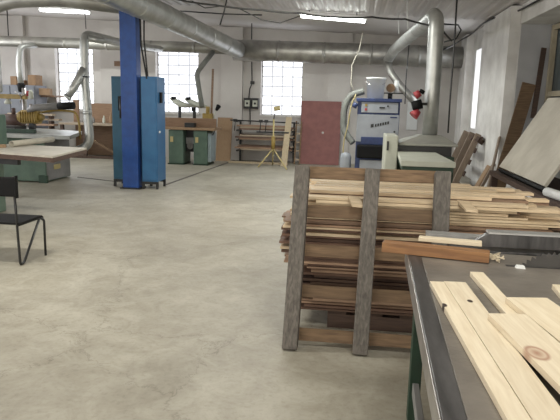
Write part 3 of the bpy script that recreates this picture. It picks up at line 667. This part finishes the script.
MB().cyl((.62,12.505,1.54), (.62,12.519,1.54), .02, n=12).build('dial', black, t)
MB().tube([(-.03,12.5,1.58), (-.07,12.48,1.5)], .05, 12).build('side_port', blue_n, t)
for x in (.08, .8): MB().cyl((x, 12.7, 0), (x, 12.7, .06), .05, n=14).build('caster', black_p, t)
MB().cyl((.78,12.50,1.02), (.78,12.514,1.02), .02, n=12).build('lock', black, fp)
t = thing('white_bucket', 'white plastic bucket standing on the blue dust extractor', 'bucket', (.35, 12.85, 1.72))
MB().lathe([(0,.0),(.17,0),(.20,.40),(.21,.40),(.212,.43),(.2,.43),(.19,.40),(.165,.02),(0,.02)], (.36,12.85,1.691), 28).build('pail', white_p, t)
MB().tube([(.36+.215*math.cos(a), 12.85-.06-.1*math.sin(a), 2.07-.0*a-.12*math.sin(a)) for a in [math.pi*k/12 for k in range(13)]], .005, 6).build('handle', steel_b, t)
t = thing('blower_unit', 'small dark motor and pipe assembly on the dust extractor beside the bucket', 'motor', (.75, 12.9, 1.72))
mb = MB().cyl((.68,12.95,1.92), (.68,13.1,1.92), .09, n=18); mb.build('fan_housing', kraft, t)
MB().box((.5,12.98,1.80), (.95,13.1,1.825)).build('base_plate', black, t)
MB().cyl((.8,13.04,1.826), (.8,13.04,2.08), .05, n=14).build('stub_pipe', white_p, t)
MB().cyl((.68,13.04,1.691), (.68,13.04,1.8), .05, n=12).build('foot', black, t)
# corrugated hose
c = fillet([aty(364,91,12.9), aty(350,95,12.9), aty(344,108,12.9), aty(343,130,12.9), aty(353,143,12.8)], .35, 10)
P = []; R = []
tot = 0
for a, b in zip(c[:-1], c[1:]):
    k = max(1, int((b-a).length/.02))
    for j in range(k): P.append(a+(b-a)*j/k); R.append(.075 if len(P) % 2 else .066)
P.append(c[-1]); R.append(.07)
tag(MB().tube(P, R, 18).build('corrugated_hose', grey_flex), 'grey corrugated hose curving down the left side of the dust extractor', 'hose')
wire('looped pale yellow cord hanging beside the corrugated hose', fillet([aty(356,94,12.7), aty(351,105,12.7), aty(348,125,12.7), aty(344,140,12.7), aty(343,152,12.7), aty(344,163,12.7)], .2), .012, yellow_l, 'yellow_cord')
mb = MB().lathe([(0,0),(.11,0),(.12,.03),(.12,.45),(.09,.53),(.03,.55),(0,.55)], (-.2,12.65,0), 22)
tag(mb.build('grey_canister', mach_grey), 'grey cylindrical canister on the floor left of the dust extractor', 'canister')
tag(MB().box((1.28, 15.76, .95), (1.55, 15.799, 1.66)).build('white_board', white_p), 'pale white board on the back wall right of the dust extractor', 'board')
# red and black plug cluster
t = thing('hanging_socket', 'red and black power socket hanging left of the planer duct', 'socket', aty(421,104,9.1)-V((0,0,.22)))
p = aty(415,96,9.05); mb = MB(); mb.tube([p, p+V((.07,-.01,.05))], [.06,.05], 16); mb.build('upper_red_cap', red_p, t)
p = aty(417,105,9.05); MB().tube([p+V((-.07,0,-.02)), p+V((.07,0,.02))], [.07,.07], 16).build('black_body', black_p, t)
p = aty(416,114,9.05); mb = MB(); mb.tube([p+V((.03,0,.05)), p+V((-.04,-.02,-.03))], [.05,.075], 16); mb.build('lower_red_cap', red_p, t)
MB().tube([aty(421,93,9.05), aty(423,90,9.05)], .04, 10).build('cable_gland', black_p, t)
MB().cyl(aty(417,107,9.05), aty(416,112,9.05), .04, n=10).build('neck', black_p, t)
MB().bar(aty(419,104,9.06), aty(427,104,9.08), .04, .03, (0,0,1)).build('clip', black, t)

# ------------------------------------------------------------------ thickness planer with hood
t = thing('thickness_planer', 'cream thickness planer under a wide grey extraction hood', 'woodworking machine', (1.0, 8.6, 0))
MB().box((.5, 8.75, 0), (1.42, 9.5, .84)).build('base', green_d, t, .01)
lab(MB().box((.42, 8.6, .0), (.60, 9.4, 1.13)).build('side_cover', cream, t, .015), 'tall cream side cover')
MB().box((.44, 8.585, .92), (.47, 8.599, 1.05)).build('lever', black, t)
lab(MB().box((.601, 8.8, .841), (1.38, 9.4, .98)).build('under_hood_block', black, t), 'black block under the hood')  # black block filling the gap under the hood
x0, x1, y0, y1 = .62, 1.46, 8.75, 9.5
rx = [(x0,y0,0.985),(x1,y0,0.985),(x1,y1,0.985),(x0,y1,0.985),(x0,y0,1.02),(x1,y0,1.02),(x1,y1,1.02),(x0,y1,1.02),(.95,9.05,1.13),(1.27,9.05,1.13),(1.27,9.35,1.13),(.95,9.35,1.13)]
mb = MB().add(rx, [(3,2,1,0),(0,1,5,4),(1,2,6,5),(2,3,7,6),(3,0,4,7),(4,5,9,8),(5,6,10,9),(6,7,11,10),(7,4,8,11),(8,9,10,11)])
lab(mb.build('extraction_hood', mat('dull_hood_grey', (.36,.36,.32), (.3,.3,.27), .5, metal=.3), t, .012), 'grey sheet metal hood')
lab(MB().prism([(.55,7.2), (1.19,7.2), (1.15,8.74), (.605,8.74)], .84, .905).build('infeed_table', cream, t, .006), 'pale infeed table')
MB().prism([(.57,7.23), (1.17,7.23), (1.13,8.7), (.62,8.7)], .76, .839).build('table_frame', green_d, t, .004)
for x in (.66, 1.08): MB().box((x-.03, 7.4, 0), (x+.03, 7.46, .759)).build('table_leg', green_d, t)

# ------------------------------------------------------------------ right side leaning things
def lean(p0, p1, w, th, side, name, m, label, cat, bev=.003):
    return tag(MB().bar(p0, p1, w, th, side).build(name, m, bevel=bev), label, cat)
t = thing('leaning_pallet', 'dark wooden pallet leaning on the right wall beside the planer', 'pallet', (2.0, 12.2, 0))
for y in (12.75, 12.1, 11.5):
    MB().bar((1.86, y, 0), (2.27, y, 1.07), .055, .11, (0,1,0)).build('rail', wd_rail, t, .004)
for k in range(5):
    z = .1+.22*k; x = 1.86+.41*(z/1.07)+.075
    MB().bar((x, 11.4, z), (x, 12.85, z), .1, .022, (.36,0,.93)).build('slat', wd_dark, t)
for y in (12.1, 11.5): MB().bar((2.23, y-.04, .99), (2.34, y+.05, .92), .12, .09, (0,1,0)).build('block', wd_dark, t)
lean((2.14, 9.9, 0), (2.38, 10.32, 1.08), .09, .03, (0,1,0), 'leaning_plank', wd_rail, 'grey brown plank leaning against the right pier beside the leaning pallet', 'plank')
lean((2.24, 9.75, 0), (2.67, 9.95, 1.95), .21, .03, (1,0,0), 'leaning_board', wd_slat, 'wide brown board leaning in the recess behind the canvas panel', 'board')
lean(aty(533,118,9.8), aty(544,48,10.15), .08, .03, (1,0,0), 'leaning_batten', wd_dark, 'dark brown pointed batten leaning against the recess window', 'batten')
lean((2.1, 10.8, 0), (2.36, 10.8, .55), .25, .03, (0,1,0), 'low_offcut', wd_tan, 'low tan offcut leaning at the foot of the right pier', 'offcut')
lean((2.1, 10.45, 0), (2.36, 10.45, .62), .06, .05, (0,1,0), 'short_stick', wd_rail, 'short pale stick leaning next to the low tan offcut', 'stick')
t = thing('dark_workbench', 'dark workbench under the leaning canvas panel along the right wall', 'workbench', (2.1, 7.0, 0))
MB().box((1.82, 5.3, .66), (2.5, 8.3, .72)).build('worktop', wd_dark, t, .004)
for x in (1.87, 2.44):
    for y in (5.4, 8.2): MB().box((x-.04, y-.04, 0), (x+.04, y+.04, .659)).build('leg', wd_dark, t)
MB().box((1.88, 5.4, .2), (2.46, 8.2, .23)).build('lower_shelf', wd_dark, t)
t = thing('canvas_panel', 'large dusty beige panel leaning against the right wall on the dark bench', 'panel', (2.1, 7.0, .72))
MB().bar((1.885, 7.05, .795), (2.41, 7.05, 1.69), 1.9, .035, (0,1,0)).build('sheet', canvas, t, .004)
MB().bar((1.91, 7.05, .735), (1.865, 7.05, .775), 1.9, .03, (0,1,0)).build('lower_edge', black_p, t)
tag(MB().tube([(1.86,5.95,.766), (1.92,5.5,.766)], .045, 12).build('white_pipe_offcut', white_p), 'white pipe offcut on the front edge of the dark bench', 'pipe')

# ------------------------------------------------------------------ lumber stack
t = thing('base_pallet', 'dark low pallet carrying the big lumber stack', 'pallet', (.5, 4.4, 0))
for y in (4.02, 4.4, 4.78): MB().box((-.14, y-.05, 0), (1.25, y+.05, .10)).build('bearer', wd_dark, t)
for k in range(6): x = -.14+.25*k; MB().box((x, 3.97, .1005), (x+.13, 4.83, .125)).build('slat', wd_dark, t)
mesh_cache = {}
def stack_board(x0, x1, y, z, w, th, rz, m, label, group):
    me = bpy.data.meshes.new('lumber_board'); L = x1-x0
    mb = MB().box((-L/2,-w/2,0), (L/2,w/2,th)); me.from_pydata([tuple(v) for v in mb.v], [], mb.f); me.materials.append(m)
    o = bpy.data.objects.new('lumber_board', me); COL.objects.link(o); o.location = ((x0+x1)/2, y, z); o.rotation_euler = (0,0,rz)
    return tag(o, label, 'board', group)
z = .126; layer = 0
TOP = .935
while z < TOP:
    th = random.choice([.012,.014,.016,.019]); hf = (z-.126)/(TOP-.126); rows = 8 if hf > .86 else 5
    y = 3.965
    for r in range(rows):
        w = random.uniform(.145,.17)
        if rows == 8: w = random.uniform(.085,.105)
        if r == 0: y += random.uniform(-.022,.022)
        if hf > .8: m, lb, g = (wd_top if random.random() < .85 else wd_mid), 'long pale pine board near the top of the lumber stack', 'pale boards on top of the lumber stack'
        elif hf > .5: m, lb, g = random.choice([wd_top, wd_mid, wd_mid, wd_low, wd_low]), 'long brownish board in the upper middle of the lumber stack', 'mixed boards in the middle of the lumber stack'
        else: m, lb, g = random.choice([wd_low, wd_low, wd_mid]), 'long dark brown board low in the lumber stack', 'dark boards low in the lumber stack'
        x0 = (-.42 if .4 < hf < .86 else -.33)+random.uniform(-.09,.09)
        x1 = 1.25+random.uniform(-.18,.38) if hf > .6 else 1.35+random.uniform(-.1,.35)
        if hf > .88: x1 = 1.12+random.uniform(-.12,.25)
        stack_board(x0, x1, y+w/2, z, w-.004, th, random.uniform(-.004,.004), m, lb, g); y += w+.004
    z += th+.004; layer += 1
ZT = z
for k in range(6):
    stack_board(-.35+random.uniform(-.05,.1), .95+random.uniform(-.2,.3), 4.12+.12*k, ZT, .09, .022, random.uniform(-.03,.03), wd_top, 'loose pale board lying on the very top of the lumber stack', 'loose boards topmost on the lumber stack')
# stickers poking out towards the camera
def peg(x, y0, y1, z, w, label):
    tag(MB().hexa([(x-w/2,y0,z-.035),(x+w/2,y0,z-.035),(x+w/2,y1,z),(x-w/2,y1,z),(x-w/2,y0,z-.022),(x+w/2,y0,z-.022),(x+w/2,y1,z+.013),(x-w/2,y1,z+.013)]).build('sticker_board', wd_top), label, 'offcut')

# ------------------------------------------------------------------ upright pallet leaning on the stack
t = thing('upright_pallet', 'weathered grey and brown pallet standing upright against the lumber stack', 'pallet', (.25, 3.6, 0))
BX = [(-.357, -.342), (.088, .1185), (.552, .5655)]
ty, tz = 3.90, 1.135
yb = 3.55
for xb, xt in BX:
    MB().bar((xb, yb, .0), (xt, ty, tz), .097, .095, (1,0,0)).build('bearer', wd_grey, t, .006)
n = 5
for k in range(n):
    f = [.065, .30, .525, .745, .965][k]
    y = yb+(ty-yb)*f+.064; z = tz*f+.0
    b = MB().bar((-.385, y-.008, z), (.60, y-.008, z), .082, .02, (0, .29, .957))
    b.build('slat', wd_slat, t, .003)
peg_y = 3.80
# short offcuts poking out between the stack layers
for i, (xp, y0, lb) in enumerate(((359, 3.80, 'pale board end poking out of the stack left of the middle pallet bearer'), (484-11, 3.80, 'pale board end poking out of the stack right of the right pallet bearer'))):
    p = aty([357,471][i], [207,212][i], y0); q = .042
    o = MB().hexa([(p.x-q+.01,y0,p.z),(p.x+q,y0,p.z-.004),(p.x+q-.03,y0+.165,p.z+.03),(p.x-q-.02,y0+.165,p.z+.034),(p.x-q+.01,y0,p.z+.014),(p.x+q,y0,p.z+.01),(p.x+q-.03,y0+.165,p.z+.044),(p.x-q-.02,y0+.165,p.z+.048)])
    tag(o.build('board_offcut', wd_top), lb, 'offcut')

# ------------------------------------------------------------------ table saw in the foreground
TY0, TY1, TZ = .35, 2.96, .85
EX = lambda y: .273-.033*(2.948-y)          # the table stands slightly askew
t = thing('table_saw', 'dark worn table saw in the right foreground with steel edge rail', 'table saw', (1.0, 1.6, 0))
def strip(a, b, z0, z1, y1=TY1): return MB().prism([(EX(TY0)+a, TY0), (EX(TY0)+b, TY0), (EX(y1)+b, y1), (EX(y1)+a, y1)], z0, z1)
MB().prism([(EX(TY0)+.064, TY0), (1.75, TY0), (1.75, TY1-.1), (EX(TY1)+.064, TY1-.01)], TZ-.045, TZ).build('table_top', saw_top, t, .003)
strip(.005, .0635, TZ-.05, TZ+.003).build('edge_rail', steel_d, t, .003)
strip(0, .0045, TZ-.075, TZ+.0035).build('rail_side_plate', steel_b, t, .002)
for y in (TY0+.1, TY1-.16):
    for x in (EX(y)+.05, 1.67): MB().box((x, y-.03, 0), (x+.055, y+.03, TZ-.051)).build('leg', green_d, t, .004)
strip(.06, .09, .18, .24, TY1-.25).build('stretcher', grey_p, t, .003)
MB().box((.75, 1.9, .12), (1.6, 2.7, .78)).build('motor_housing', green_d, t, .01)
MB().box((.70, 2.688, TZ), (1.12, 2.712, TZ+.0015)).build('blade_slot', black, t)
mb = MB(); cx, cy, cz, r = .905, 2.70, .733, .19; nt_ = 48; poly = []
for k in range(nt_):
    a = 2*math.pi*k/nt_; b = 2*math.pi*(k+.55)/nt_; poly += [(cx+r*math.cos(a), cz+r*math.sin(a)), (cx+(r-.016)*math.cos(b), cz+(r-.016)*math.sin(b))]
mb.yprism(poly, cy-.002, cy+.002); lab(mb.build('saw_blade', mat('blade_steel', (.075,.07,.065), (.05,.047,.044), .5, metal=.2), t), 'toothed circular saw blade')
fb = MB().box((.64, 2.985, TZ), (1.55, 3.03, TZ+.075)); 
fb = MB().yprism([(.60,.90),(.66,.945),(1.7,.945),(1.7,.878),(.605,.878)], 2.93, 2.97)
f = fb.build('rip_fence', steel_d, t, .003); lab(f, 'dark steel rip fence')
MB().yprism([(.665,.9455),(1.7,.9455),(1.7,.954),(.668,.954)], 2.925, 3.0).build('fence_lip', alu, f)
MB().box((1.3, 2.92, TZ-.2), (1.4, 3.02, .878)).build('fence_bracket', steel_d, t)
def tboard(name, tl, e2, W, L, z, m, label, knots=None):
    """board lying on the saw table: far left corner, a second point of its left edge, width, length"""
    th = .021; a = atz(*tl, z+th); b = atz(*e2, z+th); d = (a-b); d.z = 0; d.normalize(); n = V((d.y, -d.x, 0))
    c = a-d*L/2+n*W/2; c.z = z
    if knots:
        sp = []
        for (x, y, rx, ry, soft) in knots:
            p = atz(x, y, z+th)-c; sp.append((p.dot(d), -p.dot(n), rx, ry, soft))
        m = knot_wood(name+'_'+m, *((.70,.61,.46), (.59,.49,.35)), (.33,.17,.11) if knots[0][4] else (.035,.018,.012), sp)
    o = MB().box((-L/2,-W/2,0), (L/2,W/2,th)).build(name, m, loc=(0,0,0), bevel=.0015)
    o.location = c; o.rotation_euler = (0, 0, math.atan2(d.y, d.x)); return tag(o, label, 'board')
Z0 = TZ+.0005
tboard('planed_board', (430,281), (508,420), .054, 1.35, Z0, 'a', 'long pale pine board on the saw table, nearest the steel edge, one dark knot', [(444,305,.022,.012,False)])
tboard('planed_board', (443.8,281), (533,420), .085, 1.35, Z0, 'b', 'long pale pine board on the saw table, second from the steel edge', [(470,301,.018,.011,False)])
tboard('planed_board', (470,271.5), (504,311), .055, 1.1, Z0, wd_cut, 'narrow pale pine board reaching furthest across the saw table towards the blade')
tboard('planed_board', (488,313), (560,386), .125, 1.2, Z0+.0215, 'c', 'wide pale pine board with a large brown oval knot on the saw table', [(537,353,.055,.034,True)])
tboard('planed_board', (505.5,297), (560,341), .15, 1.2, Z0+.0215, wd_cut, 'wide plain pine board on the saw table, right of the one with the brown knot')
tboard('planed_board', (552,284), (562,296), .1, .5, Z0, wd_cut, 'short pale pine board at the right picture edge on the saw table')
# battens across the far end of the table
def across(name, p0, p1, w, h, z, m, label):
    p0 = V((*p0, 0)); p1 = V((*p1, 0)); L = (p1-p0).length; mb = MB().box((-L/2,-w/2,0), (L/2,w/2,h))
    o = mb.build(name, m, loc=(0,0,0), bevel=.002); o.location = (p0+p1)/2+V((0,0,z)); o.rotation_euler = (0,0,math.atan2(p1.y-p0.y, p1.x-p0.x)); return tag(o, label, 'batten')
across('orange_batten', (.155, 2.845), (.635, 2.74), .07, .047, TZ+.004, wd_or, 'orange brown batten lying across the far left corner of the saw table')
across('pale_batten', (.33, 2.90), (.62, 2.85), .05, .02, TZ+.052, wd_cut, 'pale planed batten lying on top of the orange brown batten')
tag(MB().hexa([(.39,3.06,.88),(1.6,3.0,.86),(1.6,3.07,.86),(.39,3.14,.88),(.39,3.06,.905),(1.6,3.0,.885),(1.6,3.07,.885),(.39,3.14,.905)]).build('metal_guide_bar', alu), 'light metal guide bar lying behind the dark saw fence', 'bar')
MB().box((.5, 2.93, .80), (1.5, 3.12, .858)).build('rear_ledge', steel_d, t, .003)
mb = MB()
for k in range(60):
    x = .66+random.gauss(0,.03); y = 2.80+random.gauss(0,.025); s = random.uniform(.006,.016); a = random.uniform(0,3.1)
    zz = TZ+random.uniform(.001,.02)
    mb.bar((x-s*math.cos(a), y-s*math.sin(a), zz), (x+s*math.cos(a), y+s*math.sin(a), zz+random.uniform(0,.006)), .006, .002, (0,0,1))
tag(mb.build('wood_shavings', wd_cut), 'small heap of pale wood shavings beside the orange brown batten', 'shavings', kind='stuff')
tag(MB().hexa([(.735,2.66,TZ),(.775,2.655,TZ),(.775,2.68,TZ),(.735,2.685,TZ),(.74,2.662,TZ+.013),(.77,2.657,TZ+.013),(.77,2.675,TZ+.013),(.74,2.68,TZ+.013)]).build('wood_chip', white_p), 'small white chip lying at the left end of the saw blade', 'chip')

# ------------------------------------------------------------------ added daylight, ceiling tubes and fill
def area(name, loc, rot, sx, sy, e, c):
    l = bpy.data.lights.new(name, 'AREA'); l.shape = 'RECTANGLE'; l.size = sx; l.size_y = sy; l.energy = e; l.color = c
    o = bpy.data.objects.new(name, l); COL.objects.link(o); o.location = loc; o.rotation_euler = rot
H = math.pi/2
area('added_daylight_front', (-4.5, YF+.05, 2.1), (H, 0, 0), 6.0, 1.7, 205, (1,.965,.88))  # added daylight for assumed windows behind the view; the wall has none
area('added_daylight_front', (1.3, YF+.05, 2.1), (H, 0, 0), 2.0, 1.7, 80, (1,.96,.87))  # second added daylight panel on the unbroken front wall
for y in (0, 4.5, 9, 13): area('added_daylight_left', (XL+.05, y, 2.1), (H, 0, -H), 1.4, 1.7, 95, (.95,.97,1))  # added daylight panels; no windows are built in the left wall
area('ceiling_tube_and_fill', (-3.2, 4.0, 3.25), (0, 0, 0), 1.3, .2, 80, (1,.98,.88))  # added fill over the mid floor, no fixture hangs here
area('ceiling_tube_and_fill', (-.6, 12.0, 3.08), (0, 0, 0), 1.3, .12, 75, (.96,1,.96))
area('ceiling_tube_and_fill', (-6.8, 13.4, 3.42), (0, 0, 0), 1.1, .12, 45, (.96,1,.96))
area('ceiling_tube_and_fill', (-1.5, 8.0, 3.3), (0, 0, 0), 1.3, .2, 90, (1,.98,.9))  # added overhead fill, out of view and without a fixture
area('ceiling_tube_and_fill', (.6, 2.0, 3.1), (0, 0, 0), 1.3, .2, 40, (1,1,.93))  # added fill above the saw, no lamp hangs there
w = bpy.data.worlds.new('world'); S.world = w; w.use_nodes = True
w.node_tree.nodes['Background'].inputs[0].default_value = (.7,.8,1,1); w.node_tree.nodes['Background'].inputs[1].default_value = .5
S.view_settings.view_transform = 'Standard'; S.view_settings.look = 'None'; S.view_settings.gamma = 1; S.view_settings.exposure = .05
S.view_settings.use_curve_mapping = False
